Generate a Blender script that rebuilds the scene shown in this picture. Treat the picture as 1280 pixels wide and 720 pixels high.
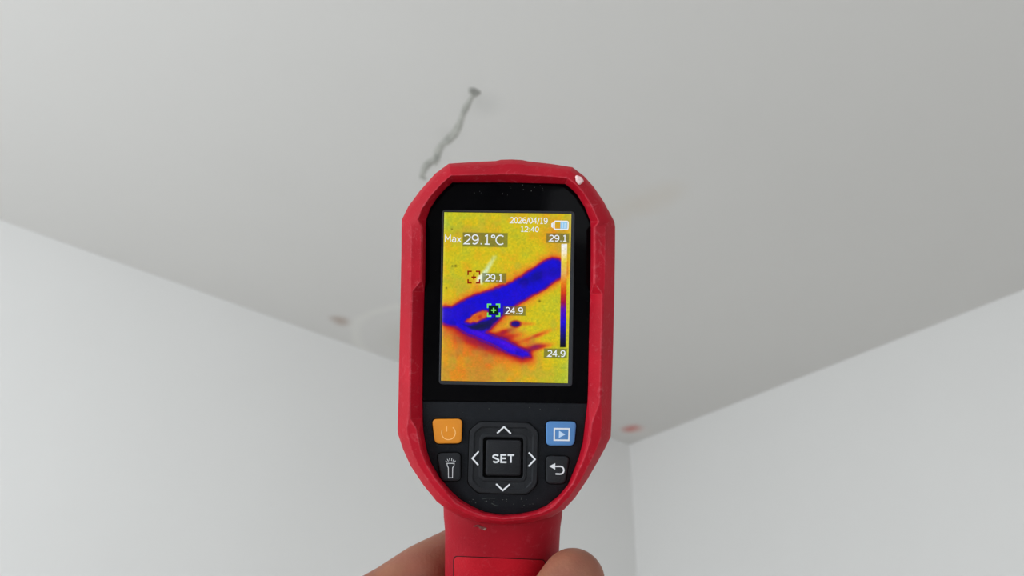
import bpy, bmesh, math, random
import numpy as np
from mathutils import Vector, Matrix

for o in list(bpy.data.objects):
    bpy.data.objects.remove(o)
C = bpy.context.scene.collection
random.seed(4)

# ---------------------------------------------------------------- camera
F = 924.0                                    # focal length in photo pixels
S = 0.000284                                 # metres per pixel at the tool's face
H = 2.75                                     # ceiling height; the room corner is the world's z axis
Lx = Vector((-.7954, .3598, .4877)).normalized()     # wall_left's run, seen from the camera
Uz = Vector((.0361, .8315, -.5544)).normalized()
Ry = Uz.cross(Lx).normalized(); Uz = Lx.cross(Ry).normalized()
M3 = Matrix((Lx, Ry, Uz))                    # camera axes -> world axes
corner = Vector((787-640, 360-556, -F)).normalized()*3.37
cam_pos = Vector((0, 0, H)) - M3 @ corner
CW = Matrix.Translation(cam_pos) @ M3.to_4x4()
cd = bpy.data.cameras.new('camera'); cam = bpy.data.objects.new('camera', cd); C.objects.link(cam)
cam.matrix_world = CW
cd.sensor_width = 36; cd.lens = F/1280*36
cd.clip_start = .01; cd.clip_end = 60
cd.dof.use_dof = True; cd.dof.focus_distance = F*S; cd.dof.aperture_fstop = 15
bpy.context.scene.camera = cam

# ---------------------------------------------------------------- light
W_ = bpy.data.worlds.new('world'); bpy.context.scene.world = W_; W_.use_nodes = True
W_.node_tree.nodes['Background'].inputs[0].default_value = (.85, .93, 1, 1)
W_.node_tree.nodes['Background'].inputs[1].default_value = 1.2
RX, RY = 4.1, 4.4                            # room size
def window_light(name, loc, direction, sx, sy, power, col):
    l = bpy.data.lights.new(name, 'AREA'); l.shape = 'RECTANGLE'; l.size = sx; l.size_y = sy
    l.energy = power; l.color = col
    o = bpy.data.objects.new(name, l); C.objects.link(o); o.location = loc
    o.rotation_euler = Vector(direction).to_track_quat('-Z', 'Z').to_euler()
    o['kind'] = 'structure'
window_light('window_daylight', (RX+.05, 1.55, 1.5), (-1, 0, 0), 1.8, 1.7, 42.5, (.91, .96, 1))
window_light('window_daylight', (2.4, RY+.05, 1.45), (0, -1, 0), 1.5, 1.7, 10.4, (.965, .975, 1))
vs = bpy.context.scene.view_settings
vs.view_transform = 'Standard'; vs.look = 'None'; vs.exposure = 0.0; vs.gamma = 1; vs.use_curve_mapping = False

# ---------------------------------------------------------------- materials
def lin(c):
    return tuple((x/255/12.92 if x/255 <= .04045 else ((x/255+.055)/1.055)**2.4) for x in c)
def mat(name, rgb, rough=.5, spec=.5, var=0.0, vscale=80, bump=0.0, bscale=900, emit=None, estr=1, sss=0, coat=0):
    m = bpy.data.materials.new(name); m.use_nodes = True
    nt = m.node_tree; b = nt.nodes['Principled BSDF']
    col = (*lin(rgb), 1)
    b.inputs['Base Color'].default_value = col
    b.inputs['Roughness'].default_value = rough
    b.inputs['Specular IOR Level'].default_value = spec
    if coat: b.inputs['Coat Weight'].default_value = coat; b.inputs['Coat Roughness'].default_value = .3
    if sss:
        b.inputs['Subsurface Weight'].default_value = sss
        b.inputs['Subsurface Radius'].default_value = (.006, .0025, .0015)
        b.inputs['Subsurface Scale'].default_value = 1
    if emit is not None:
        b.inputs['Emission Color'].default_value = (*lin(emit), 1); b.inputs['Emission Strength'].default_value = estr
    tc = nt.nodes.new('ShaderNodeTexCoord')
    if var:
        n = nt.nodes.new('ShaderNodeTexNoise'); n.inputs['Scale'].default_value = vscale; n.inputs['Detail'].default_value = 5
        nt.links.new(tc.outputs['Object'], n.inputs['Vector'])
        r = nt.nodes.new('ShaderNodeMapRange'); r.inputs[1].default_value = .3; r.inputs[2].default_value = .7
        r.inputs[3].default_value = 1-var; r.inputs[4].default_value = 1+var
        nt.links.new(n.outputs['Fac'], r.inputs[0])
        mx = nt.nodes.new('ShaderNodeMix'); mx.data_type = 'RGBA'; mx.blend_type = 'MULTIPLY'
        mx.inputs[0].default_value = 1; mx.inputs[6].default_value = col
        nt.links.new(r.outputs[0], mx.inputs[7]); nt.links.new(mx.outputs[2], b.inputs['Base Color'])
    if bump:
        n = nt.nodes.new('ShaderNodeTexNoise'); n.inputs['Scale'].default_value = bscale; n.inputs['Detail'].default_value = 4
        nt.links.new(tc.outputs['Object'], n.inputs['Vector'])
        bp = nt.nodes.new('ShaderNodeBump'); bp.inputs['Strength'].default_value = bump; bp.inputs['Distance'].default_value = .0004
        nt.links.new(n.outputs['Fac'], bp.inputs['Height']); nt.links.new(bp.outputs[0], b.inputs['Normal'])
    return m

def scuffed_red(name, rgb, rough, scuff, wear=0):
    """red rubber: scratched with pale rubbed marks"""
    m = mat(name, rgb, rough, .17, .12, 60, .25, 1500)
    nt = m.node_tree; b = nt.nodes['Principled BSDF']
    src = b.inputs['Base Color'].links[0].from_socket
    tc = nt.nodes.new('ShaderNodeTexCoord')
    n = nt.nodes.new('ShaderNodeTexNoise'); n.inputs['Scale'].default_value = 260; n.inputs['Detail'].default_value = 8
    n.inputs['Roughness'].default_value = .7; n.inputs['Distortion'].default_value = 1.5
    nt.links.new(tc.outputs['Object'], n.inputs['Vector'])
    r = nt.nodes.new('ShaderNodeMapRange'); r.inputs[1].default_value = .56; r.inputs[2].default_value = .72
    r.inputs[3].default_value = 0; r.inputs[4].default_value = scuff
    nt.links.new(n.outputs['Fac'], r.inputs[0])
    mx = nt.nodes.new('ShaderNodeMix'); mx.data_type = 'RGBA'; mx.inputs[7].default_value = (*lin((205, 110, 120)), 1)
    nt.links.new(r.outputs[0], mx.inputs[0]); nt.links.new(src, mx.inputs[6]); nt.links.new(mx.outputs[2], b.inputs['Base Color'])
    if wear:                                  # rubbed, paler edges
        bv = nt.nodes.new('ShaderNodeBevel'); bv.inputs['Radius'].default_value = .0007; bv.samples = 6
        g = nt.nodes.new('ShaderNodeNewGeometry'); dt = nt.nodes.new('ShaderNodeVectorMath'); dt.operation = 'DOT_PRODUCT'
        nt.links.new(bv.outputs[0], dt.inputs[0]); nt.links.new(g.outputs['Normal'], dt.inputs[1])
        mr = nt.nodes.new('ShaderNodeMapRange'); mr.inputs[1].default_value = .997; mr.inputs[2].default_value = .955
        mr.inputs[3].default_value = 0; mr.inputs[4].default_value = wear; nt.links.new(dt.outputs['Value'], mr.inputs[0])
        m3 = nt.nodes.new('ShaderNodeMix'); m3.data_type = 'RGBA'; m3.inputs[7].default_value = (*lin((205, 96, 108)), 1)
        ml = nt.nodes.new('ShaderNodeMath'); ml.operation = 'MULTIPLY'; n2 = nt.nodes.new('ShaderNodeMapRange')
        n2.inputs[1].default_value = .35; n2.inputs[2].default_value = .6; nt.links.new(n.outputs['Fac'], n2.inputs[0])
        nt.links.new(mr.outputs[0], ml.inputs[0]); nt.links.new(n2.outputs[0], ml.inputs[1])
        nt.links.new(ml.outputs[0], m3.inputs[0]); nt.links.new(mx.outputs[2], m3.inputs[6]); nt.links.new(m3.outputs[2], b.inputs['Base Color'])
    return m

RED = scuffed_red('red_rubber', (172, 11, 34), .55, .28, .6)
REDH = scuffed_red('red_handle_rubber', (146, 8, 27), .6, .12)
REDP = scuffed_red('red_cover_plastic', (166, 9, 28), .55, .16)
SHELL = mat('dark_red_plastic', (120, 14, 28), .5, .4, .05)
SEAM = mat('dark_seam', (50, 4, 10), .7, .2)
BLACK = mat('black_panel_plastic', (18, 21, 26), .55, .16, .12, 300, .5, 2600)
GLASS = mat('black_cover_glass', (3, 3, 5), .12, .05)
BEZEL = mat('grey_bezel', (44, 46, 50), .45, .25)
KEY = mat('charcoal_rubber_key', (29, 31, 35), .6, .25, .1, 400, .4, 2600)
KEYC = mat('charcoal_centre_key', (24, 26, 30), .55, .25, .1, 400, .4, 2600)
GAP = mat('black_gap', (6, 6, 7), .8, .1)
ORANGE = mat('orange_key', (222, 138, 30), .45, .4, .03, 300)
BLUE = mat('blue_key', (78, 128, 184), .45, .4, .03, 300)
PRINT = mat('white_print', (222, 224, 228), .5, .3)
PALEO = mat('pale_orange_print', (250, 196, 120), .5, .3)
PALEB = mat('pale_blue_print', (190, 214, 240), .5, .3)
CHIP = mat('bare_chip', (226, 196, 196), .8, .2, .2, 900)
SCUFF = mat('grey_scuff', (112, 60, 58), .8, .2, .3, 1500)
SKIN = mat('brown_skin', (154, 103, 80), .5, .3, .22, 45, .5, 700, sss=.12)
def mottle(m, rgb, scale, k):
    nt = m.node_tree; b = nt.nodes['Principled BSDF']; src = b.inputs['Base Color'].links[0].from_socket
    tc = nt.nodes.new('ShaderNodeTexCoord'); n = nt.nodes.new('ShaderNodeTexNoise'); n.inputs['Scale'].default_value = scale; n.inputs['Detail'].default_value = 3
    nt.links.new(tc.outputs['Object'], n.inputs['Vector'])
    r = nt.nodes.new('ShaderNodeMapRange'); r.inputs[1].default_value = .42; r.inputs[2].default_value = .68; r.inputs[3].default_value = 0; r.inputs[4].default_value = k
    nt.links.new(n.outputs['Fac'], r.inputs[0])
    mx = nt.nodes.new('ShaderNodeMix'); mx.data_type = 'RGBA'; mx.inputs[7].default_value = (*lin(rgb), 1)
    nt.links.new(r.outputs[0], mx.inputs[0]); nt.links.new(src, mx.inputs[6]); nt.links.new(mx.outputs[2], b.inputs['Base Color'])
mottle(SKIN, (142, 72, 68), 70, .4)
NAIL = mat('nail', (205, 150, 138), .3, .5)
LENSG = mat('lens_glass', (18, 18, 26), .1, .6)

def screen_ink(name, rgb, s=1.0):
    return mat(name, (2, 2, 2), .6, 0, emit=rgb, estr=s)
INKW = screen_ink('screen_white', (232, 238, 244))
INKG = screen_ink('screen_green', (120, 232, 96))
INKR = screen_ink('screen_dark_red', (140, 22, 10))
INKD = screen_ink('screen_dark_green', (8, 34, 30))

# ---------------------------------------------------------------- helpers
def link(name, me, m, parent=None, shade=None):
    o = bpy.data.objects.new(name, me); C.objects.link(o)
    if m is not None and not me.materials: me.materials.append(m)
    if parent is not None: o.parent = parent
    return o
def finish(bm, name, m, parent=None, ang=28, recalc=True):
    if recalc: bmesh.ops.recalc_face_normals(bm, faces=bm.faces)
    for f in bm.faces: f.smooth = True
    for e in bm.edges:
        e.smooth = not (len(e.link_faces) == 2 and e.calc_face_angle(0) > math.radians(ang))
    me = bpy.data.meshes.new(name); bm.to_mesh(me); bm.free()
    return link(name, me, m, parent)
ORG = Vector((627-640, 360-1030, -80))*1.0
ORG = Vector(((627-640)*(F+80)/F, (360-1030)*(F+80)/F, -80))
def W(px, py, z=0.0):
    """point seen at photo pixel (px, py), z pixels in front of the tool's face plane -> tool-local metres"""
    k = (F-z)/F
    return (Vector(((px-640)*k, (360-py)*k, z)) - ORG)*S

def bridge(bm, loops, close=True):
    n = len(loops[0])
    for A, B in zip(loops, loops[1:]):
        for i in range(n if close else n-1):
            j = (i+1) % n
            bm.faces.new((A[i], A[j], B[j], B[i]))
def inset_poly(p, d):
    """move a clockwise (on screen) polygon inward by d pixels"""
    n = len(p); out = []
    cx = sum(q[0] for q in p)/n; cy = sum(q[1] for q in p)/n
    for i in range(n):
        a = Vector(p[i-1]); b = Vector(p[i]); c = Vector(p[(i+1) % n])
        e1 = (b-a).normalized(); e2 = (c-b).normalized()
        n1 = Vector((-e1.y, e1.x)); n2 = Vector((-e2.y, e2.x))
        if n1.dot(Vector((cx, cy))-b) < 0: n1 = -n1
        if n2.dot(Vector((cx, cy))-b) < 0: n2 = -n2
        m = (n1+n2); m = m/max(m.length_squared, .3)*2
        q = b + m*d; out.append((q.x, q.y))
    return out
def rounded(p, r, seg=5):
    n = len(p); out = []
    for i in range(n):
        a = Vector(p[i-1]); b = Vector(p[i]); c = Vector(p[(i+1) % n])
        u = (a-b).normalized(); v = (c-b).normalized()
        s = b+u*r; e = b+v*r
        for k in range(seg+1):
            t = k/seg
            q = s*(1-t)**2 + b*2*t*(1-t) + e*t*t
            out.append((q.x, q.y))
    return out
def plate(name, poly, z0, z1, m, parent, bev=1.0, ang=40):
    bm = bmesh.new()
    lv = [(poly, z0), (poly, z1-bev*.8), (inset_poly(poly, bev*.35), z1-bev*.25), (inset_poly(poly, bev), z1)] if bev else [(poly, z0), (poly, z1)]
    loops = [[bm.verts.new(W(x, y, z)) for x, y in p] for p, z in lv]
    bridge(bm, loops)
    bm.faces.new(loops[-1]); bm.faces.new(loops[0][::-1])
    return finish(bm, name, m, parent, ang)
def ribbon(bm, pts, w, z, closed=False, h=.3):
    """a printed stroke with a hair of thickness"""
    n = len(pts); L = []; R = []
    for i in range(n):
        if closed: a = Vector(pts[i-1]); c = Vector(pts[(i+1) % n])
        else: a = Vector(pts[max(i-1, 0)]); c = Vector(pts[min(i+1, n-1)])
        b = Vector(pts[i])
        e1 = (b-a).normalized() if (b-a).length > 1e-6 else (c-b).normalized()
        e2 = (c-b).normalized() if (c-b).length > 1e-6 else e1
        t = (e1+e2).normalized(); nn = Vector((-t.y, t.x)); k = w/2/max(.35, nn.dot(Vector((-e1.y, e1.x))))
        L.append(b+nn*k); R.append(b-nn*k)
    ring = [[bm.verts.new(W(p.x, p.y, zz)) for p in P] for P, zz in ((L, z-h), (L, z), (R, z), (R, z-h))]
    m = n if closed else n-1
    for i in range(m):
        j = (i+1) % n
        for k in range(4):
            A = ring[k]; B = ring[(k+1) % 4]
            bm.faces.new((A[i], A[j], B[j], B[i]))
    if not closed:
        bm.faces.new([ring[k][0] for k in range(4)]); bm.faces.new([ring[k][-1] for k in range(4)][::-1])
def strokes(name, sts, w, z, m, parent, closed=False):
    bm = bmesh.new()
    for s in sts: ribbon(bm, s, w, z, closed)
    return finish(bm, name, m, parent)
# ---------------------------------------------------------------- the room
WALLM = mat('white_wall_paint', (231, 230, 228), .9, .2, .012, 1.3, .25, 260)
FLOORM = mat('pale_tiles', (214, 210, 204), .5, .4, .06, 2)
FRAMEM = mat('white_window_frame', (235, 236, 236), .4, .4)
def box(bm, a, b):
    x0, y0, z0 = a; x1, y1, z1 = b
    v = [bm.verts.new(p) for p in ((x0,y0,z0),(x1,y0,z0),(x1,y1,z0),(x0,y1,z0),(x0,y0,z1),(x1,y0,z1),(x1,y1,z1),(x0,y1,z1))]
    for f in ((0,3,2,1),(4,5,6,7),(0,1,5,4),(1,2,6,5),(2,3,7,6),(3,0,4,7)): bm.faces.new([v[i] for i in f])
def struct(name, boxes, m):
    bm = bmesh.new()
    for a, b in boxes: box(bm, a, b)
    o = finish(bm, name, m); o['kind'] = 'structure'; return o
T = .12
struct('wall_left', [((0, -T, 0), (RX, 0, H))], WALLM)
struct('wall_right', [((-T, -T, 0), (0, RY, H))], WALLM)
def holed(name, axis, at, u0, u1, wu0, wu1, z0, z1):
    def b(ua, ub, za, zb):
        return ((at, ua, za), (at+T, ub, zb)) if axis == 'x' else ((ua, at, za), (ub, at+T, zb))
    struct(name, [b(u0, wu0, 0, H), b(wu1, u1, 0, H), b(wu0, wu1, 0, z0), b(wu0, wu1, z1, H)], WALLM)
holed('wall_back', 'x', RX, -T, RY+T, .6, 2.5, .6, 2.4)
holed('wall_near', 'y', RY, 0, RX, 1.6, 3.2, .6, 2.35)
def window(name, axis, at, u0, u1, z0, z1):
    w = .05; um = (u0+u1)/2
    def b(ua, ub, za, zb):
        return ((at, ua, za), (at+.05, ub, zb)) if axis == 'x' else ((ua, at, za), (ub, at+.05, zb))
    struct(name, [b(u0, u0+w, z0, z1), b(u1-w, u1, z0, z1), b(um-w/2, um+w/2, z0+w, z1-w), b(u0+w, u1-w, z0, z0+w), b(u0+w, u1-w, z1-w, z1)], FRAMEM)
window('window_1', 'x', RX+.068, .6, 2.5, .6, 2.4)
window('window_2', 'y', RY+.068, 1.6, 3.2, .6, 2.35)
struct('floor', [((-T, -T, -T), (RX+T, RY+T, 0))], FLOORM)

def ceil_pt(px, py):
    d = M3 @ Vector((px-640, 360-py, -F)); t = (H-cam_pos.z)/d.z
    return cam_pos + d*t
# ceiling paint with its damp stains and one painted shadow patch
CM = mat('white_ceiling_paint', (217, 215, 212), .9, .2, .012, 1.1, .2, 260)
nt = CM.node_tree; bs = nt.nodes['Principled BSDF']
geo = nt.nodes.new('ShaderNodeNewGeometry')
nz = nt.nodes.new('ShaderNodeTexNoise'); nz.inputs['Scale'].default_value = 9; nz.inputs['Detail'].default_value = 4
nt.links.new(geo.outputs['Position'], nz.inputs['Vector'])
va = nt.nodes.new('ShaderNodeVectorMath'); va.operation = 'SUBTRACT'; va.inputs[1].default_value = (.5, .5, .5)
nt.links.new(nz.outputs['Color'], va.inputs[0])
vb = nt.nodes.new('ShaderNodeVectorMath'); vb.operation = 'MULTIPLY_ADD'; vb.inputs[1].default_value = (.05, .05, 0)
nt.links.new(va.outputs[0], vb.inputs[0]); nt.links.new(geo.outputs['Position'], vb.inputs[2])
cur = bs.inputs['Base Color'].links[0].from_socket
def stain_or_shade(px, py, r, rgb, fac, ring=False, width=.3):
    """soft round stain of radius r metres, or a ring; also used for painted shade"""
    global cur
    c = ceil_pt(px, py)
    d = nt.nodes.new('ShaderNodeVectorMath'); d.operation = 'DISTANCE'; d.inputs[1].default_value = c
    nt.links.new(vb.outputs[0], d.inputs[0])
    src = d.outputs['Value']
    if ring:
        s1 = nt.nodes.new('ShaderNodeMath'); s1.operation = 'SUBTRACT'; s1.inputs[1].default_value = r
        s2 = nt.nodes.new('ShaderNodeMath'); s2.operation = 'ABSOLUTE'
        nt.links.new(src, s1.inputs[0]); nt.links.new(s1.outputs[0], s2.inputs[0]); src = s2.outputs[0]
    mr = nt.nodes.new('ShaderNodeMapRange'); mr.interpolation_type = 'SMOOTHSTEP'
    mr.inputs[1].default_value = 0; mr.inputs[2].default_value = r*width if ring else r
    mr.inputs[3].default_value = fac; mr.inputs[4].default_value = 0
    nt.links.new(src, mr.inputs[0])
    mx = nt.nodes.new('ShaderNodeMix'); mx.data_type = 'RGBA'; mx.inputs[7].default_value = (*lin(rgb), 1)
    nt.links.new(mr.outputs[0], mx.inputs[0]); nt.links.new(cur, mx.inputs[6]); cur = mx.outputs[2]
stain_or_shade(520, 425, .21, (236, 235, 228), .3, ring=True, width=.16)
stain_or_shade(520, 425, .17, (190, 188, 176), .35)
stain_or_shade(426, 402, .05, (160, 132, 116), .6)
stain_or_shade(789, 536, .068, (205, 96, 86), .85)
stain_or_shade(800, 540, .09, (232, 225, 220), .4)
for q in ((838, 240, .07), (815, 250, .08), (795, 258, .07), (770, 272, .07)): stain_or_shade(q[0], q[1], q[2], (206, 192, 172), .16)
stain_or_shade(760, 250, .16, (206, 202, 190), .2)
stain_or_shade(606, 130, .06, (186, 186, 182), .3)  # shadow below and right of the drilled hole, painted into the ceiling colour
stain_or_shade(560, 172, .05, (196, 196, 192), .2)
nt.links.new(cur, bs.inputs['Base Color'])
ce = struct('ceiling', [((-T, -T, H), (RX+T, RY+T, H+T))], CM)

# open crack with lifted paint, and the drilled hole it starts from
CRK = mat('crack_grey', (182, 182, 176), .95, .1, .2, 40)
CRK2 = mat('crack_dark', (160, 160, 155), .95, .1, .2, 60)
def ceiling_strip(name, cl, m, drop):
    bm = bmesh.new(); rows = []
    for i, (x, y, w) in enumerate(cl):
        a = Vector(cl[max(i-1, 0)][:2]); c = Vector(cl[min(i+1, len(cl)-1)][:2]); t = (c-a).normalized(); n = Vector((-t.y, t.x))
        row = []
        for k, dz in ((-1, 0), (-.55, drop), (.1, drop*1.3), (.6, drop*.8), (1, 0)):
            p = ceil_pt(x+n.x*w*.64*k, y+n.y*w*.64*k); p.z -= dz+.0006; row.append(bm.verts.new(p))
        rows.append(row)
    for A, B in zip(rows, rows[1:]):
        for k in range(4): bm.faces.new((A[k], A[k+1], B[k+1], B[k]))
    return finish(bm, name, m, ce, 60, recalc=False)
ceiling_strip('crack', [(592, 118, 3), (587, 126, 4), (583, 133, 6.5), (579, 141, 5), (576, 150, 5), (573, 158, 7), (568, 167, 8), (560, 175, 8), (552, 181, 6), (547, 190, 8), (546, 200, 5), (544, 206, 2)], CRK, .0012)
ceiling_strip('crack', [(549, 188, 3), (543, 198, 5), (537, 203, 7), (532, 208, 7), (529, 214, 5.5), (527, 221, 5), (532, 224, 3)], CRK, .0012)
ceiling_strip('crack_edge', [(546, 191, 2), (545.5, 196, 4), (543, 201, 4), (538, 204, 3), (534, 208, 2.5), (530, 214, 2)], CRK2, .0015)
hp = ceil_pt(593, 115)
bm = bmesh.new()
loops = []
for r, dz in ((.013, .0006), (.010, .003), (.006, .0035), (.004, .001)):
    loops.append([bm.verts.new((hp.x+r*(1+.2*math.sin(3*a+1))*math.cos(a), hp.y+r*(1+.2*math.cos(2*a))*math.sin(a), H-dz)) for a in [i*math.tau/14 for i in range(14)]])
bridge(bm, loops); bm.faces.new(loops[-1])
finish(bm, 'drilled_hole', CRK2, ce, 80, recalc=False)

# ---------------------------------------------------------------- the thermal imager
LOC = CW @ (ORG*S + Vector((0, 0, -F*S)))
tool = bpy.data.objects.new('thermal_imager', None); C.objects.link(tool)
tool.empty_display_size = .02
tool.matrix_world = Matrix.Translation(LOC) @ M3.to_4x4()
tool['label'] = 'red and black handheld thermal imager with a lit colour screen, held up by a hand'
tool['category'] = 'thermal imager'

PR = {  # profile across the rim: (fraction from outer to inner edge, height)
 'T': [(.12, 1), (.2, 5), (.60, 12), (.64, 12)],
 'C': [(.12, 1), (.24, 6), (.62, 12), (.66, 12)],
 'P': [(.10, -1), (.40, 11), (.80, 12), (.88, 11)],
 'M': [(.08, -3), (.42, 10), (.50, 10.5), (.96, 1.5)],
 'L': [(.10, 0), (.36, 10), (.74, 11), (.84, 9)],
 'B': [(.10, 0), (.35, 7), (.62, 8.5), (.84, 6)]}
ST = [((561,204.5),(565.5,228),'T'), ((590,202.6),(590,228),'T'), ((620,201.2),(620,228),'T'), ((626,199.7),(626,228),'T'), ((640,199.3),(640,228.2),'T'),
 ((653,200),(652,228.4),'T'), ((660,201.6),(660,228.8),'T'), ((690,205),(686,229.3),'T'), ((715.5,209),(706.5,230),'C'), ((730,220),(714,236),'C'), ((742,233.5),(721,243),'C'),
 ((754.5,252),(731,259),'C'), ((768,277),(738,277),'C'), ((769,284),(738.3,284),'P'), ((768.7,320),(738.3,320),'P'), ((768.2,355),(737.8,355),'P'),
 ((768,367),(737.5,367),'M'), ((766.5,430),(736,430),'M'), ((765,484),(735,484),'M'), ((764.5,505),(734.3,503),'M'), ((764.2,528),(731.5,528),'L'), ((763.5,545.5),(728.5,553),'L'),
 ((757,559),(724,570),'L'), ((748,575.5),(718.5,585),'L'), ((734.5,599),(709.5,606.5),'L'), ((719,622),(698,620),'L'), ((705,637),(683,632),'B'), ((690,646),(668,638.5),'B'),
 ((662,653.5),(650,642),'B'), ((630,656),(628,643.5),'B'), ((598,653),(606,640),'B'), ((577,646),(590,633),'B'), ((560,637.5),(575,624),'B'), ((546,627),(563,613),'L'), ((529,606),(549,596),'L'), ((513,582),(539,579),'L'),
 ((504,562),(534,565),'L'), ((497,541),(530.5,547),'L'), ((497,533),(529,538),'L'), ((497.3,522),(528.3,524),'M'), ((498,500),(528,500),'M'), ((499.5,425),(529,425),'M'),
 ((500.8,364),(530.5,364),'M'), ((501,352),(531.5,352),'P'), ((501.8,310),(532,310),'P'), ((502,283),(532,283),'P'), ((502.3,274.5),(533,274),'C'), ((510.5,258),(537.5,261),'C'),
 ((524.5,239),(546.5,247),'C'), ((544,217),(556.5,236),'C')]
OUT = [s[0] for s in ST]; INN = [s[1] for s in ST]
bm = bmesh.new(); loops = []
loops.append([bm.verts.new(W(o_[0], o_[1], -26)) for o_ in OUT])
loops.append([bm.verts.new(W(*o_, -8)) for o_ in OUT])
for k in range(4):
    loops.append([bm.verts.new(W(o_[0]+(i_[0]-o_[0])*PR[t][k][0], o_[1]+(i_[1]-o_[1])*PR[t][k][0], PR[t][k][1]*1.45)) for o_, i_, t in ST])
loops.append([bm.verts.new(W(*i_, 0)) for i_ in INN])
loops.append([bm.verts.new(W(*i_, -12)) for i_ in INN])
loops.append([bm.verts.new(W(o_[0]*.7+i_[0]*.3, o_[1]*.7+i_[1]*.3, -26)) for o_, i_ in zip(OUT, INN)])
bridge(bm, loops + [loops[0]])
rim = finish(bm, 'rubber_bumper', RED, tool, 24)
bv = rim.modifiers.new('bevel', 'BEVEL'); bv.width = .00035; bv.segments = 2; bv.limit_method = 'ANGLE'; bv.angle_limit = math.radians(22)

# rear shell, lens, trigger (facing away from the photographer)
cen = Vector((632, 430))
def back_loop(bm, k, z):
    r = []
    for x, y in OUT:
        p = cen + (Vector((x, y))-cen)*k; q = Vector(W(p.x, p.y, -8)); q.z = (z - ORG.z)*S; r.append(bm.verts.new(q))
    return r
bm = bmesh.new(); loops = [back_loop(bm, k, z) for k, z in ((.985, -26), (.97, -60), (.90, -105), (.74, -128))]
bridge(bm, loops); bm.faces.new(loops[-1]); bm.faces.new(loops[0][::-1])
finish(bm, 'rear_shell', SHELL, tool, 30)
def lathe(name, cx, cy, prof, m, parent, n=40):
    bm = bmesh.new(); loops = []
    for r, z in prof:
        loops.append([bm.verts.new((Vector((cx-640+r*math.cos(a), 360-cy+r*math.sin(a), z))-ORG)*S) for a in [i*math.tau/n for i in range(n)]])
    bridge(bm, loops); bm.faces.new(loops[-1]); bm.faces.new(loops[0][::-1])
    return finish(bm, name, m, parent, 30)
lb = lathe('lens_barrel', 632, 360, [(60, -120), (60, -175), (55, -182), (42, -182), (40, -170)], KEY, tool)
lathe('lens', 632, 360, [(39, -168), (39, -174), (20, -178)], LENSG, lb)

# handle
def hw(y):                                   # half width of the handle at height y
    pts = [(610, 76), (640, 74.5), (655, 72.6), (690, 71.6), (720, 71), (800, 72), (900, 75), (1000, 79), (1030, 80)]
    for (a, wa), (b, wb) in zip(pts, pts[1:]):
        if y <= b: return wa+(wb-wa)*(y-a)/(b-a)
    return pts[-1][1]
def hx(y): return 628.8 - (y-640)*.024
ZC, ZB, NN = -84, 70, 2.7
def hpt(y, a, grow=0.0, gy=0.0):
    c, s = math.cos(a), math.sin(a)
    u = math.copysign(abs(c)**(2/NN), c); v = math.copysign(abs(s)**(2/NN), s)
    flare = max(0, 1-(y-640)/22)*5 if y > 640 else 5
    k0 = (F-ZC)/F
    X = (hx(y)-640)*k0 + u*(hw(y)*k0*.985+grow); Y = (360-y)*k0
    z = ZC + v*(ZB+flare*.5+grow)
    if y < 660: z = max(z, -156+(660-y)*.62)
    return (Vector((X, Y, z))-ORG)*S
ys = [575, 600, 620, 630, 640, 646, 652, 660, 675, 700, 740, 800, 870, 950, 1010, 1026, 1030]
bm = bmesh.new(); loops = []
for i, y in enumerate(ys):
    g = -3 if i == len(ys)-1 else 0
    loops.append([bm.verts.new(hpt(y, k*math.tau/64, g)) for k in range(64)])
bridge(bm, loops); bm.faces.new(loops[-1]); bm.faces.new(loops[0][::-1])
finish(bm, 'handle', REDH, tool, 50)
# battery cover: a curved plate in the handle's face, a dark seam round it
def cover(name, m, x0, x1, y0, y1, g, slope=.045, r=5):
    bm = bmesh.new(); nx, ny = 72, 14
    k0 = (F-ZC-ZB)/F
    def pt(i, j, gg):
        u = i/nx; x = x0+(x1-x0)*u
        top = y0 + (x-x0)*slope
        dx = min(x-x0, x1-x)
        if dx < r: top += r - math.sqrt(max(0, r*r-(r-dx)**2))
        y = top + (y1-top)*j/ny
        # solve on the handle's surface for this photo position
        z = ZC+ZB
        for _ in range(6):
            kk = (F-z)/F; X = (x-640)*kk
            kc = (F-ZC)/F; yy = 360-(360-y)*kk/kc
            uu = (X-(hx(yy)-640)*kc)/(hw(yy)*kc*.985)
            z = ZC + ZB*max(0, 1-abs(uu)**NN)**(1/NN)
        z += gg; kk = (F-z)/F
        return (Vector(((x-640)*kk, (360-y)*kk, z))-ORG)*S
    top = [[bm.verts.new(pt(i, j, g)) for i in range(nx+1)] for j in range(ny+1)]
    bot = [[bm.verts.new(pt(i, j, -2)) for i in range(nx+1)] for j in range(ny+1)]
    for G in (top, bot):
        for j in range(ny):
            for i in range(nx): bm.faces.new((G[j][i], G[j][i+1], G[j+1][i+1], G[j+1][i]))
    edge = [(0, i) for i in range(nx)]+[(j, nx) for j in range(ny)]+[(ny, i) for i in range(nx, 0, -1)]+[(j, 0) for j in range(ny, 0, -1)]
    for (a, b), (c, d) in zip(edge, edge[1:]+edge[:1]): bm.faces.new((top[a][b], top[c][d], bot[c][d], bot[a][b]))
    return finish(bm, name, m, tool, 50)
cover('cover_seam', SEAM, 566.3, 682.4, 694.7, 900, .35, .04)
cover('battery_cover', REDP, 567.4, 681.5, 695.8, 899, 1.1, .04)
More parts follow.
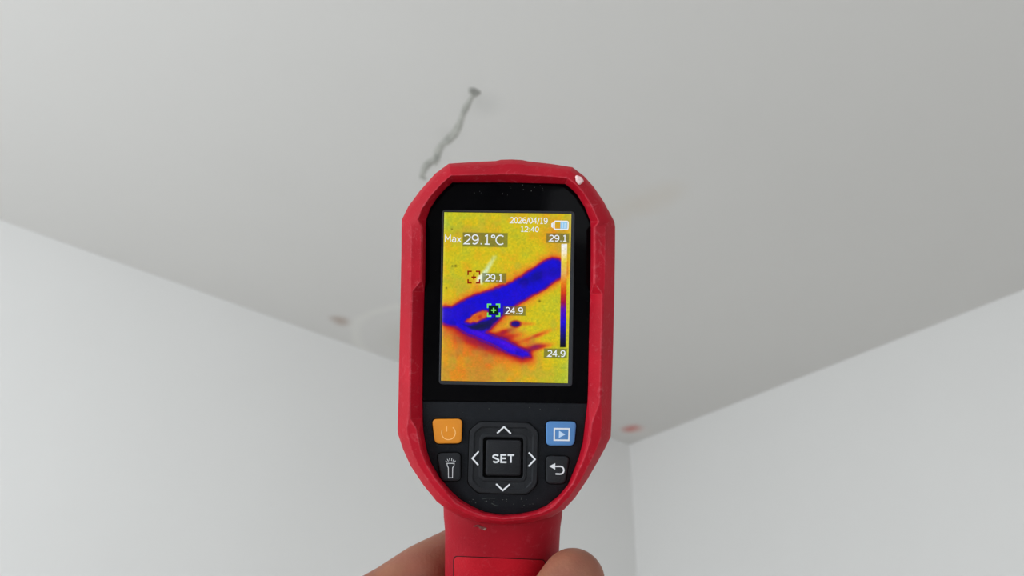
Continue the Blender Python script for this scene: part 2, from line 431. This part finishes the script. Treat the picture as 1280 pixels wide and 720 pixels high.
# trigger on the far side of the handle
bm = bmesh.new(); loops = []
for y, w, d in ((700, 20, 8), (715, 24, 20), (740, 24, 26), (770, 22, 18), (785, 18, 6)):
    k0 = (F-ZC)/F; cx = (628-640)*k0
    loops.append([bm.verts.new((Vector((cx+w*math.cos(a), (360-y)*k0, ZC-ZB+4-d*(.5+.5*math.sin(a))))-ORG)*S) for a in [i*math.tau/16 for i in range(16)]])
bridge(bm, loops); bm.faces.new(loops[-1]); bm.faces.new(loops[0][::-1])
finish(bm, 'trigger', KEY, tool, 50)

# scuff on the handle's neck and the chip on the bumper
def blob(name, cx, cy, rx, ry, z, m, seed, n=22, rot=0, amp=.35, zt=0.0):
    rnd = random.Random(seed); ph = [rnd.uniform(0, 6.28) for _ in range(4)]
    ring = []
    for i in range(n):
        a = i*math.tau/n; k = 1+amp*(math.sin(2*a+ph[0])*.4+math.sin(3*a+ph[1])*.35+math.sin(5*a+ph[2])*.25)
        x, y = rx*k*math.cos(a), ry*k*math.sin(a)
        ring.append((cx+x*math.cos(rot)-y*math.sin(rot), cy+x*math.sin(rot)+y*math.cos(rot)))
    bm = bmesh.new(); L = []
    for s, dz in ((1, -1.5), (.85, 0), (.5, .5)):
        L.append([bm.verts.new(W(cx+(x-cx)*s, cy+(y-cy)*s, z+dz+(x-cx)*zt)) for x, y in ring])
    bridge(bm, L); bm.faces.new(L[-1])
    return finish(bm, name, m, tool, 60)
zn = ZC+ZB+.8
o = blob('scuff_mark', 604, 660, 6, 3.2, zn+.6, SCUFF, 3, amp=.7, rot=.25)
o = blob('scuff_mark', 597, 657.5, 4, 1.4, zn+.6, SCUFF, 8, amp=.6)
blob('scuff_mark', 606, 661.5, 2.2, 1.3, zn+1.2, mat('pale_scuff', (150, 122, 112), .9, .1), 5, amp=.6)
blob('paint_chip', 724, 225, 5.4, 4.9, 17, CHIP, 21, n=30, amp=.28, rot=.8)
rnd = random.Random(9); bm = bmesh.new()
DUST = mat('pale_dust', (104, 108, 104), .9, .1)
spots = [(rnd.uniform(585, 700), rnd.uniform(617, 622)+10*math.sin((x_-585)/115*math.pi), .1) for x_ in [rnd.uniform(590, 690) for _ in range(26)]]
spots += [(rnd.uniform(590, 700), rnd.uniform(231, 244), .9) for _ in range(14)] + [(rnd.uniform(535, 725), rnd.uniform(508, 516), .1) for _ in range(5)] + [(544.6, 338, .9), (671.5, 623, .1)]
for x, y, z in spots:
    q = rnd.uniform(.25, .6); a = rnd.uniform(0, 3)
    v = [bm.verts.new(W(x+q*math.cos(a+i*1.57), y+q*math.sin(a+i*1.57), z)) for i in range(4)] + [bm.verts.new(W(x, y, z+.3))]
    for i in range(4): bm.faces.new((v[i], v[(i+1) % 4], v[4]))
dst = finish(bm, 'dust', DUST, tool, 60); dst['kind'] = 'stuff'
SM = mat('grey_rub', (64, 70, 68), .9, .1)
strokes('rub_mark', [[(602, 624), (610, 622.6), (619, 623)], [(614, 629), (619, 631.6), (623, 632.4)], [(606, 627), (609, 626.6)]], .7, .3, SM, tool)

# black face: lower plastic panel, glossy screen cover
low = [(528.3, 503)] + [p for p in [(733.8, 505)]]
right_low = [p for p in INN if p[1] > 505 and p[0] > 640]; left_low = [p for p in INN if p[1] > 503 and p[0] <= 640]
low = [(528.3, 501.9), (734, 504.5)] + right_low + left_low
plate('face_backing', INN, -9, -1.2, GAP, tool, 0)
plate('front_panel', low, -8, 0, BLACK, tool, .8)
up = [p for p in INN if p[1] <= 504]
# INN starts at the top-left corner and runs clockwise
k0 = next(i for i, p in enumerate(INN) if p[1] > 504 or (p[0] > 700 and p[1] > 500))
k1 = max(i for i, p in enumerate(INN) if p[1] > 502)
upper = INN[:k0] + [(733.9, 503.4), (528.2, 500.8)] + [p for p in INN[k1+1:] if p[1] < 499]
plate('screen_cover', upper, -8, .8, GLASS, tool, .8)
bm = bmesh.new()

# display
TL, TR, BR, BL = Vector((555.3, 265.3)), Vector((714.2, 267.4)), Vector((709.8, 479)), Vector((551.3, 475.8))
bz = rounded([(552.6, 262.3), (718.5, 264.2), (715.3, 483.2), (548.6, 480.4)], 5)
bzi = rounded([(TL.x-.4, TL.y-.4), (TR.x+.4, TR.y-.4), (BR.x+.4, BR.y+.4), (BL.x-.4, BL.y+.4)], 2.2)
bm = bmesh.new()
loops = [[bm.verts.new(W(x, y, z)) for x, y in p] for p, z in ((bz, .2), (bz, 1.2), (inset_poly(bz, .7), 1.7), (inset_poly(bz, 1.6), 1.7), (bzi, 1.0), (bzi, .2))]
bridge(bm, loops + [loops[0]])
bezel = finish(bm, 'screen_bezel', BEZEL, tool, 40)

# thermal picture, computed in photo pixels
def seg_poly_sd(P, X, Y):
    """signed distance to polygon, negative inside"""
    d = np.full(X.shape, 1e9); inside = np.zeros(X.shape, bool); n = len(P)
    for i in range(n):
        ax, ay = P[i]; bx, by = P[(i+1) % n]
        ex, ey = bx-ax, by-ay; t = np.clip(((X-ax)*ex+(Y-ay)*ey)/(ex*ex+ey*ey), 0, 1)
        d = np.minimum(d, (X-ax-t*ex)**2+(Y-ay-t*ey)**2)
        c = (ay > Y) != (by > Y)
        with np.errstate(divide='ignore', invalid='ignore'):
            xi = (bx-ax)*(Y-ay)/(by-ay if by != ay else 1e-9)+ax
        inside ^= c & (X < xi)
    d = np.sqrt(d); return np.where(inside, -d, d)
NX, NY = 300, 400
u = np.linspace(0, 1, NX)[None, :]; v = np.linspace(0, 1, NY)[:, None]
X = (TL.x*(1-u)*(1-v)+TR.x*u*(1-v)+BR.x*u*v+BL.x*(1-u)*v); Y = (TL.y*(1-u)*(1-v)+TR.y*u*(1-v)+BR.y*u*v+BL.y*(1-u)*v)
rng = np.random.default_rng(5)
def noise(cell):
    gx, gy = int(170/cell)+3, int(225/cell)+3; g = rng.standard_normal((gy, gx))
    fx = (X-548)/cell; fy = (Y-260)/cell; ix = fx.astype(int); iy = fy.astype(int); tx = fx-ix; ty = fy-iy
    tx = tx*tx*(3-2*tx); ty = ty*ty*(3-2*ty)
    return (g[iy, ix]*(1-tx)*(1-ty)+g[iy, ix+1]*tx*(1-ty)+g[iy+1, ix]*(1-tx)*ty+g[iy+1, ix+1]*tx*ty)
n30, n12, n4, n1, n9 = noise(30), noise(12), noise(4), noise(1.6), noise(9)
def sm(x, a, b):
    t = np.clip((x-a)/(b-a), 0, 1); return t*t*(3-2*t)
def G(cx, cy, rx, ry, ang=0):
    c, s = math.cos(ang), math.sin(ang); dx, dy = X-cx, Y-cy
    return np.exp(-(((dx*c+dy*s)/rx)**2+((-dx*s+dy*c)/ry)**2))
# warmth w: 0 = lime yellow, 1 = orange, 2 = red
Xj = X+.25*n4+.5*n9; Yj = Y+.5*n12+.2*n4
warm = .34+.10*n30+.08*n12+.05*n4+.045*n1
warm += .40*sm(Y, 395, 425)*sm(X, 690, 570)                 # orange lower left
warm += .35*G(585, 425, 30, 12, .35)+.25*G(600, 450, 50, 14, .2)
warm += .25*G(690, 290, 30, 18)-.25*G(560, 275, 24, 20)-.15*G(690, 380, 20, 14)-.35*G(706, 470, 14, 30)
cold = [(546, 382), (565, 383.5), (574, 378), (590, 370), (610, 363.5), (632, 356.5), (650, 346), (668, 334.5), (680, 326.5), (690, 322.5), (698, 324), (704, 331), (706, 342), (697, 350),
        (676, 364), (657, 375), (645, 382), (634, 391), (626, 398), (618, 406), (608, 416), (620, 421), (632, 425), (649, 433.5), (661, 439), (663, 446), (653, 447.5), (634, 441.5), (608, 428), (585, 418), (569, 408.5), (546, 402)]
island = [(582, 401.5), (589, 396), (598, 390.5), (604, 388), (609, 388.5), (611, 392), (606, 397.5), (597, 402), (588, 403.5)]
sd = seg_poly_sd(cold, Xj, Yj); si = seg_poly_sd(island, Xj, Yj)
D = np.maximum(sd, -si)                                     # <0 cold
glowr = np.where(sd > 0, np.exp(-np.maximum(sd, 0)/6.0), 0)
side = sm(Y, 385, 420)
warm += glowr*(.75+.5*side) + np.exp(-np.maximum(D, 0)/2.0)*1.0
warm = np.where(si < 0, 1.25+.15*n4, warm)
for (cx, cy, rx, ry, a, k) in ((632, 414, 15, 3.5, -.32, 1.1), (672, 419, 18, 3, -.35, 1.15), (657, 404.5, 12, 2.6, .05, .75), (640, 420, 20, 4, -.2, .6),
                               (674, 434, 16, 3.6, -.22, 1.3), (662, 428, 16, 4, .1, .5), (604, 433, 30, 5, .38, .5), (653, 451, 14, 4, .1, .4)):
    warm += k*G(cx, cy, rx, ry, a)
stops = [(-.3, (150, 184, 40)), (.0, (186, 190, 40)), (.3, (208, 188, 24)), (.65, (220, 160, 28)), (1.15, (216, 112, 30)), (1.6, (196, 52, 24)), (2.2, (150, 14, 60)), (3, (70, 0, 150))]
def ramp(x, st):
    xs = [s[0] for s in st]; return np.stack([np.interp(x, xs, [lin(s[1])[k]**(1/2.2) for s in st]) for k in range(3)], -1)
col = ramp(warm, stops)
def mixc(c, m_, rgb):
    return c*(1-m_[..., None]) + np.array([q**(1/2.2) for q in lin(rgb)])*m_[..., None]
# greenish visible haze in the light area
col = mixc(col, .22*sm(n9+n30, -.2, 1.6)*sm(D, 3, 12), (120, 170, 90))
# purple transition then blue
col = mixc(col, 1-sm(D, -1.8, 1.8), (92, 0, 140))
blue = 1-sm(D, -3.8, -.2)
col = mixc(col, blue, (14, 0, 210))
col = mixc(col, blue*np.clip(G(672, 345, 10, 6, -.5)+G(655, 352, 6, 5)+.25*G(690, 338, 8, 6), 0, .75), (6, 2, 130))
col = mixc(col, blue*np.clip(.55*G(560, 393, 12, 9)+.35*G(585, 385, 12, 7), 0, 1), (50, 34, 190))
col = mixc(col, blue*np.clip(.9*G(640, 432, 22, 7, .4)+.7*G(600, 418, 22, 5, .4), 0, .8), (84, 0, 226))
dark = [(578, 405), (588, 406.5), (600, 402.5), (612, 399), (621, 392), (628, 394), (620, 402), (612, 411), (603, 414.5), (590, 411.5)]
dk = seg_poly_sd(dark, Xj, Yj); col = mixc(col, .9*(1-sm(dk, -2.2, 1.2)), (16, 14, 96))
col = mixc(col, .8*G(601, 407.5, 12, 3.2, -.15), (14, 22, 52))
bl = np.sqrt(((X-644.5)/5.6)**2+((Y-405)/3.6)**2); col = mixc(col, 1-sm(bl, .95, 1.7), (150, 30, 50)); col = mixc(col, 1-sm(bl, .7, 1.15), (34, 6, 128))
col = mixc(col, .75*G(669, 433.5, 8, 3, -.25), (130, 14, 92))
col = mixc(col, blue*.30*sm(n12+n4*.4, 0, 1.6), (60, 0, 190))
col = mixc(col, blue*.35*sm(-n9, .2, 1.8), (10, 0, 150))
# pale streak of the visible crack
d1 = seg_poly_sd([(619, 321), (617, 321), (599, 349), (602, 354), (606, 346)], X+.4*n4, Y)
col = mixc(col, .85*(1-sm(d1, -1.2, 3.5))*(.55+.45*sm(Y, 322, 345)), (214, 240, 212))
col = mixc(col, .95*G(599.5, 347.5, 3, 6, .5), (244, 248, 240))
for (cx, cy, r_) in ((565.5, 332.5, 1.1), (569.5, 332.3, 1.5), (565, 286.5, 1), (558, 360, 1.1), (674.5, 376.3, 1.4)):
    col = mixc(col, .75*G(cx, cy, r_, r_), (80, 70, 10))
# bright lit edges of the picture
col = mixc(col, .35*np.exp(-(X-(TL.x+(BL.x-TL.x)*v))/1.5), (240, 245, 150)); col = mixc(col, .35*np.exp(-((TR.x+(BR.x-TR.x)*v)-X)/1.5), (240, 240, 150))
def label_box(c, x0, y0, x1, y1, k=.62):
    r = math.radians(.9); cx, cy = (x0+x1)/2, (y0+y1)/2; dx = (X-cx)*math.cos(r)+(Y-cy)*math.sin(r); dy = -(X-cx)*math.sin(r)+(Y-cy)*math.cos(r)
    d = np.maximum(abs(dx)-(x1-x0)/2, abs(dy)-(y1-y0)/2)
    return mixc(c, k*(1-sm(d, -.4, .6)), (86, 92, 58))
col = label_box(col, 578.5, 291, 634.5, 308.5)
col = label_box(col, 603, 341.5, 633, 353.5)
col = label_box(col, 629, 382.5, 657, 394.5)
col = label_box(col, 683, 291.8, 711.5, 303.6)
col = label_box(col, 680, 435.8, 708.6, 447.6)
bar = ramp((Y-305)/(434-305), [(0, (236, 240, 246)), (.09, (246, 232, 200)), (.17, (232, 206, 60)), (.28, (226, 178, 90)), (.38, (224, 122, 20)), (.47, (206, 62, 16)), (.56, (160, 8, 60)), (.63, (90, 0, 180)), (.76, (30, 0, 214)), (.88, (12, 4, 110)), (1, (3, 3, 12))])
bx = 705.3-(Y-305)*.0135
inb = (1-sm(abs(X-bx), 3.2, 4.0))*(1-sm(abs(Y-369.5), 64.2, 65))
col = col*(1-inb[..., None])+bar*inb[..., None]
col = col*(1+.035*n1[..., None])
col = np.clip(col, 0, 1)**2.2
me = bpy.data.meshes.new('display')
kz = (F-.9)/F
P = np.stack([((X-640)*kz-ORG.x)*S, ((360-Y)*kz-ORG.y)*S, np.full(X.shape, (.9-ORG.z)*S)], -1).reshape(-1, 3)
idx = np.arange(NX*NY).reshape(NY, NX)
Q = np.stack([idx[1:, :-1], idx[1:, 1:], idx[:-1, 1:], idx[:-1, :-1]], -1).reshape(-1, 4)
me.vertices.add(len(P)); me.vertices.foreach_set('co', P.ravel().astype('f'))
me.loops.add(Q.size); me.loops.foreach_set('vertex_index', Q.ravel().astype('i'))
me.polygons.add(len(Q)); me.polygons.foreach_set('loop_start', np.arange(0, Q.size, 4).astype('i')); me.update(calc_edges=True)
ca = me.color_attributes.new('picture', 'FLOAT_COLOR', 'POINT')
ca.data.foreach_set('color', np.concatenate([col.reshape(-1, 3), np.ones((NX*NY, 1))], 1).ravel().astype('f'))
DM = bpy.data.materials.new('lit_display'); DM.use_nodes = True; b = DM.node_tree.nodes['Principled BSDF']
at = DM.node_tree.nodes.new('ShaderNodeAttribute'); at.attribute_name = 'picture'
b.inputs['Base Color'].default_value = (.004, .004, .004, 1); b.inputs['Roughness'].default_value = .3; b.inputs['Specular IOR Level'].default_value = .1
DM.node_tree.links.new(at.outputs['Color'], b.inputs['Emission Color']); b.inputs['Emission Strength'].default_value = 1.0
disp = link('display', me, DM, tool)

ZT = 1.15
def arcp(cx, cy, rx, ry, a0, a1, n=12):
    return [(cx+rx*math.cos(math.radians(a0+(a1-a0)*i/n)), cy+ry*math.sin(math.radians(a0+(a1-a0)*i/n))) for i in range(n+1)]
# glyph strokes in a cell .62 wide, 1 high (y down), with their advance
GL = {
 '0': ([arcp(.3, .5, .24, .46, -90, 270, 20)], .64),
 '1': ([[(.14, .14), (.32, .04), (.32, .96)], [(.12, .96), (.52, .96)]], .64),
 '2': ([arcp(.29, .3, .24, .26, -155, 35)+[(.06, .96), (.54, .96)]], .64),
 '4': ([[(.42, .98), (.42, .04), (.04, .68), (.56, .68)]], .64),
 '6': ([arcp(.36, .5, .30, .46, -60, -180, 8)+arcp(.31, .68, .24, .28, -180, 180, 16)], .64),
 '9': ([arcp(.25, .5, .30, .46, 120, 0, 8)+arcp(.30, .32, .24, .28, 0, -360, 16)], .64),
 '.': ([[(.15, .88), (.15, 1.0)]], .32), ':': ([[(.15, .3), (.15, .42)], [(.15, .86), (.15, .98)]], .32),
 '/': ([[(.32, .02), (.04, 1.08)]], .36),
 'o': ([arcp(.16, .16, .13, .13, 0, 360, 12)], .34),
 'C': ([arcp(.42, .5, .36, .47, -48, -312, 16)], .72),
 'M': ([[(.08, 1), (.08, .04), (.38, .62), (.68, .04), (.68, 1)]], .84),
 'a': ([[(.12, .42)]+arcp(.27, .5, .19, .18, -110, 0, 6)+[(.46, 1)], arcp(.26, .78, .20, .19, -70, -360, 12)], .6),
 'x': ([[(.05, .32), (.5, 1)], [(.5, .32), (.05, 1)]], .56),
 'S': ([arcp(.33, .28, .25, .22, -25, -210, 9)+[(.30, .48), (.42, .54)]+arcp(.34, .74, .27, .22, -30, 155, 9)], .74),
 'E': ([[(.62, .06), (.12, .06), (.12, .94), (.64, .94)], [(.12, .48), (.58, .48)]], .72),
 'T': ([[(.02, .06), (.66, .06)], [(.34, .06), (.34, 1)]], .68)}
def text(name, t, x0, y0, x1, y1, z, m, parent, w=1.2, rot=1.1):
    L = []; adv = 0
    for ch in t:
        g, a = GL[ch]
        L += [[(adv+x, y) for x, y in st] for st in g]; adv += a
    ax = min(p[0] for st in L for p in st); bx_ = max(p[0] for st in L for p in st)
    r_ = math.radians(rot); cx, cy = (x0+x1)/2, (y0+y1)/2; out = []
    for st in L:
        q = []
        for x, y in st:
            dx = ((x-ax)/(bx_-ax)-.5)*(x1-x0-w); dy = (y-.5)*(y1-y0-w*.6)
            q.append((cx+dx*math.cos(r_)-dy*math.sin(r_), cy+dx*math.sin(r_)+dy*math.cos(r_)))
        out.append(q)
    return strokes(name, out, w, z, m, parent)
text('maximum_word', 'Max', 556.2, 293.6, 576.8, 303, ZT, INKW, disp, 1.1)
text('maximum_reading', '29.1oC', 579.8, 293, 630, 306, ZT, INKW, disp, 1.45)
text('date_line', '2026/04/19', 637.4, 271.6, 684.6, 279.6, ZT, INKW, disp, .95)
text('clock_line', '12:40', 650.8, 283, 673.6, 290, ZT, INKW, disp, .9)
text('scale_top_reading', '29.1', 686.4, 293.6, 708.8, 302, ZT, INKW, disp, 1.25)
text('scale_bottom_reading', '24.9', 684.2, 437.6, 706.8, 446.2, ZT, INKW, disp, 1.25)
text('hot_spot_reading', '29.1', 606.6, 342.6, 628.6, 351.8, ZT, INKW, disp, 1.25)
text('cold_spot_reading', '24.9', 631.6, 383.8, 653.8, 392.8, ZT, INKW, disp, 1.25)
def reticle(name, x, y, r, m):
    L = []
    for sx in (-1, 1):
        for sy in (-1, 1): L.append([(x+sx*r, y+sy*(r-4.6)), (x+sx*r, y+sy*r), (x+sx*(r-4.6), y+sy*r)])
    L += [[(x-3, y), (x+3, y)], [(x, y-3), (x, y+3)]]
    return strokes(name, L, 1.75, ZT, m, disp)
reticle('hot_spot_marker', 592.3, 346.4, 7.2, INKR)
plate('cold_spot_backing', [(611, 381.8), (623, 382), (622.8, 393.4), (610.8, 393.2)], .9, 1.05, INKD, disp, 0)
reticle('cold_spot_marker', 617, 387.8, 7.4, INKG)
# battery symbol
INKC = screen_ink('screen_pale_blue', (150, 204, 240))
bat = rounded([(693, 276.4), (710.2, 276.7), (709.9, 286.9), (692.8, 286.6)], 2)
strokes('battery_symbol', [bat], 1.5, ZT, INKW, disp, True)
plate('battery_nub', [(689.2, 279.4), (691.8, 277.6), (691.6, 285.4), (689.0, 283.6)], .9, ZT, INKW, disp, 0)
plate('battery_level', [(700.6, 277.6), (709, 277.8), (708.8, 286), (700.4, 285.8)], .9, ZT-.1, INKC, disp, 0)
strokes('battery_bars', [[(703.2, 278.6), (703, 285)], [(706.2, 279), (706, 285.4)]], .6, ZT, INKW, disp)

# ---------------------------------------------------------------- keys
def key(name, quad, m, h=5, r=6.5, bev=1.8, label=None):
    plate('key_gap', rounded([q for q in inset_poly(quad, -1.2)], r+1), -.2, .25, GAP, tool, 0)
    o = plate(name, rounded(quad, r), -.5, h, m, tool, bev)
    if label: o['label'] = label
    return o
pw = key('power_button', [(540, 523.6), (578, 523.4), (577, 554.2), (543.6, 554.6)], ORANGE, label='orange power button')
arc = [(560.6+8.6*math.sin(a), 541-8.6*math.cos(a)) for a in [math.radians(d) for d in range(38, 292, 12)]]
strokes('power_symbol', [arc, [(558.4, 533), (558.4, 539.5)]], 1.1, 5.25, PALEO, pw)
pl = key('playback_button', [(682.2, 526.4), (720.6, 526.8), (717.8, 557.2), (682.6, 557)], BLUE, label='blue playback button')
bmx = strokes('frame_symbol', [[(693, 535.8), (711.6, 536), (711, 550.4), (692.8, 550.2)]], 1.9, 5.25, PRINT, pl, True)
plate('play_symbol', [(698.8, 538.4), (706.6, 543.2), (698.6, 547.4)], 4.8, 5.25, PALEB, pl, 0)
to = key('torch_button', [(546.4, 566.4), (575.8, 565.6), (575.8, 601), (551.6, 601.2)], KEY, label='charcoal torch button with a torch symbol')
strokes('torch_symbol', [[(558.8, 579.2), (567.8, 579.2), (567.4, 582.6), (565.8, 584.6), (565.6, 597.2), (560.6, 597.2), (560.4, 584.6), (559.2, 582.6)]], .75, 5.25, PRINT, to, True)
rays = []
for d in (-56, -34, -12, 12, 34, 56):
    a = math.radians(d); rays.append([(563.3+5*math.sin(a), 580.5-4.6*math.cos(a)), (563.3+7.6*math.sin(a), 580.5-8.2*math.cos(a))])
strokes('torch_rays', rays, .6, 5.25, PRINT, to)
ba = key('return_button', [(682.2, 569.6), (711.8, 570.4), (706.6, 604.8), (682.6, 604.4)], KEY, label='charcoal return button with a bent arrow')
curve = [(692.6, 583)] + [(700.2, 583)] + [(700.2+4.6*math.sin(a), 587.8-4.8*math.cos(a)) for a in [math.radians(d) for d in range(20, 170, 20)]] + [(700, 592.6), (694.4, 592.4)]
strokes('return_symbol', [curve], 1.8, 5.25, PRINT, ba)
plate('return_arrowhead', [(686.4, 582.8), (694, 579), (694, 587)], 4.8, 5.25, PRINT, ba, 0)

# direction pad: bevelled octagon with a square hole
def octo(x0, y0, x1, y1, c, sk=0):
    p = [(x0+c, y0), (x1-c, y0+sk), (x1, y0+c+sk), (x1-1, y1-c), (x1-c-1, y1), (x0+c-1, y1-sk), (x0-1, y1-c), (x0, y0+c)]
    return p
o8 = [(599.5, 527), (661.5, 528.6), (672.8, 540), (671.2, 605.6), (659, 618), (597, 616), (584.8, 604), (587, 538)]
i8 = [(606.5, 546.5), (652, 547), (654.3, 549.4), (653.8, 595.4), (651.6, 597.6), (605.6, 597), (603.4, 594.6), (604, 549)]
def mid8(t): return [(a[0]*(1-t)+b_[0]*t, a[1]*(1-t)+b_[1]*t) for a, b_ in zip(o8, i8)]
O32, I32 = rounded(o8, 5, 3), rounded(i8, 1.3, 3)
def mid32(t): return [(a[0]*(1-t)+b_[0]*t, a[1]*(1-t)+b_[1]*t) for a, b_ in zip(O32, I32)]
plate('pad_gap', rounded(inset_poly(o8, -1.0), 3), -.2, .25, GAP, tool, 0)
bm = bmesh.new()
def dens(p, k=4): return [((p[i][0]*(k-j)+p[(i+1) % len(p)][0]*j)/k, (p[i][1]*(k-j)+p[(i+1) % len(p)][1]*j)/k) for i in range(len(p)) for j in range(k)]
loops = [[bm.verts.new(W(x, y, z)) for x, y in mid32(t)] for t, z in ((0, -.3), (0, 3), (.05, 4.0), (.30, 4.6), (.40, 2.9), (.72, 2.5), (.80, 3.8), (.95, 4.2), (1, 3.6), (1, -.3))]
bridge(bm, loops + [loops[0]])
pad = finish(bm, 'direction_pad', KEY, tool, 18)
gr = []
for i, (dx, dy) in ((0, (1.5, 0)), (7, (0, 1.5)), (1, (-1.5, 0)), (2, (0, 1.5)), (3, (0, -1.5)), (4, (-1.5, 0)), (5, (1.5, 0)), (6, (0, -1.5))):
    a = mid8(.38)[i]; c = mid8(.74)[i]; gr.append([a, c])
strokes('pad_rib', gr, 1.0, 4.3, KEY, pad)
strokes('up_arrow', [[(621.4, 541.6), (630, 533.6), (638.6, 542)]], 2.0, 5.1, PRINT, pad)
strokes('down_arrow', [[(620.2, 605), (628.6, 613), (637.2, 605.4)]], 2.0, 5.1, PRINT, pad)
strokes('left_arrow', [[(598.4, 564.2), (590.4, 573), (597.8, 581.4)]], 2.0, 5.1, PRINT, pad)
strokes('right_arrow', [[(661, 565.6), (668.8, 574.2), (660.6, 583)]], 2.0, 5.1, PRINT, pad)
plate('key_gap', rounded(i8, 1.5), -.2, .3, GAP, tool, 0)
se = plate('set_button', rounded([(607.6, 549.4), (651.6, 550), (651, 594.8), (606.8, 594.2)], 4), -.5, 6, KEYC, tool, 2.4)
text('set_word', 'SET', 615.4, 567.4, 643.8, 579, 6.35, PRINT, se, 2.2, .8)

# ---------------------------------------------------------------- the hand and forearm
hroot = bpy.data.objects.new('hand', None); C.objects.link(hroot); hroot.empty_display_size = .03
hroot['label'] = 'bare brown hand gripping the red handle of the thermal imager'; hroot['category'] = 'hand'
hroot.matrix_world = tool.matrix_world.copy()
def P3(px, py, z): return W(px, py, z)
def cap(bm, a, ra, b_, rb, n=20):
    """tapered capsule between two local points"""
    a = Vector(a); b_ = Vector(b_); ax = (b_-a); L = ax.length; ax.normalize()
    q = ax.to_track_quat('Z', 'Y'); rings = []
    for k in range(6): t = -math.pi/2+math.pi/2*(k+.25)/6; rings.append((a+ax*(ra*math.sin(t)), ra*math.cos(t)))
    rings.append((a, ra)); rings.append((a*.5+b_*.5, (ra+rb)/2)); rings.append((b_, rb))
    for k in range(1, 6): t = math.pi/2*(k-.01)/5.3; rings.append((b_+ax*(rb*math.sin(t)), rb*math.cos(t)))
    loops = [[bm.verts.new(c+q @ Vector((r*math.cos(s), r*math.sin(s), 0))) for s in [i*math.tau/n for i in range(n)]] for c, r in rings]
    bridge(bm, loops); bm.faces.new(loops[-1]); bm.faces.new(loops[0][::-1])
bm = bmesh.new()
def chain(pts):
    for (x, y, z, r), (x2, y2, z2, r2) in zip(pts, pts[1:]):
        cap(bm, P3(x, y, z), r*S, P3(x2, y2, z2), r2*S)
MC = [(454, 768, -84), (440, 846, -100), (442, 912, -105), (456, 974, -94)]      # knuckles, index to little
chain([(*MC[0], 46), (488, 744, -108, 42), (528, 716, -134, 41), (572, 691, -172, 38), (612, 712, -206, 35), (690, 758, -204, 29), (716, 784, -165, 26), (719, 794, -135, 25)])   # index finger
chain([(*MC[1], 39), (510, 826, -164, 36), (566, 806, -196, 34), (672, 812, -206, 29), (716, 826, -172, 27), (723, 834, -122, 25)])
chain([(*MC[2], 37), (506, 894, -164, 34), (566, 878, -196, 32), (672, 880, -204, 29), (717, 890, -170, 26), (724, 896, -120, 24)])
chain([(*MC[3], 34), (512, 962, -150, 30), (566, 950, -184, 29), (670, 950, -198, 27), (716, 954, -166, 25), (725, 958, -124, 22)])
wr = (470, 1180, -10)
for (x, y, z), r in zip(MC, (40, 40, 38, 35)):
    chain([(x, y, z, r), (wr[0]+(y-870)*-.12, wr[1]-60, -20, 52)])
chain([(470, 900, -80, 44), (478, 1060, -40, 58)])
# thumb: from the palm's base, over the near side of the handle, tip up on its right
chain([(500, 1090, -10, 62), (560, 960, 20, 52), (642, 845, 36, 42), (699, 752, 24, 40), (716.5, 727, 10, 40.5)])
chain([(560, 960, 12, 50), (500, 880, -40, 46), (486, 800, -86, 42)])              # web
# wrist and forearm, down and back towards the photographer
chain([(470, 1100, -20, 62), (462, 1200, 0, 78)]); chain([(500, 1110, -15, 60), (500, 1200, 5, 78)])
chain([(462, 1200, 0, 76), (470, 1560, 150, 100), (480, 1900, 300, 118)]); chain([(505, 1200, 5, 76), (520, 1560, 150, 100), (520, 1900, 300, 112)])
me = bpy.data.meshes.new('hand_raw'); bm.to_mesh(me); bm.free()
raw = bpy.data.objects.new('hand_raw', me); C.objects.link(raw)
md = raw.modifiers.new('r', 'REMESH'); md.mode = 'VOXEL'; md.voxel_size = .0012
m2 = raw.modifiers.new('s', 'SMOOTH'); m2.factor = .5; m2.iterations = 14
bpy.context.view_layer.update()
hm = bpy.data.meshes.new_from_object(raw.evaluated_get(bpy.context.evaluated_depsgraph_get()))
bpy.data.objects.remove(raw)
for p in hm.polygons: p.use_smooth = True
hm.name = 'skin'; link('skin', hm, SKIN, hroot)
# thumb nail, just under the frame
bm = bmesh.new(); rows = []
for j in range(9):
    t = j/8; cx = 684+t*20; cy = 778-t*34; row = []
    for i in range(9):
        s = (i/8-.5)*2; w = 17*(1-.25*(abs(t-.5)*2)**3)
        row.append(bm.verts.new(P3(cx+s*w*.86, cy+s*w*.51, 69.5-4.5*s*s-6*t)))
    rows.append(row)
for A, B in zip(rows, rows[1:]):
    for i in range(8): bm.faces.new((A[i], A[i+1], B[i+1], B[i]))
no = finish(bm, 'thumbnail', NAIL, hroot, 60); so = no.modifiers.new('t', 'SOLIDIFY'); so.thickness = .0006
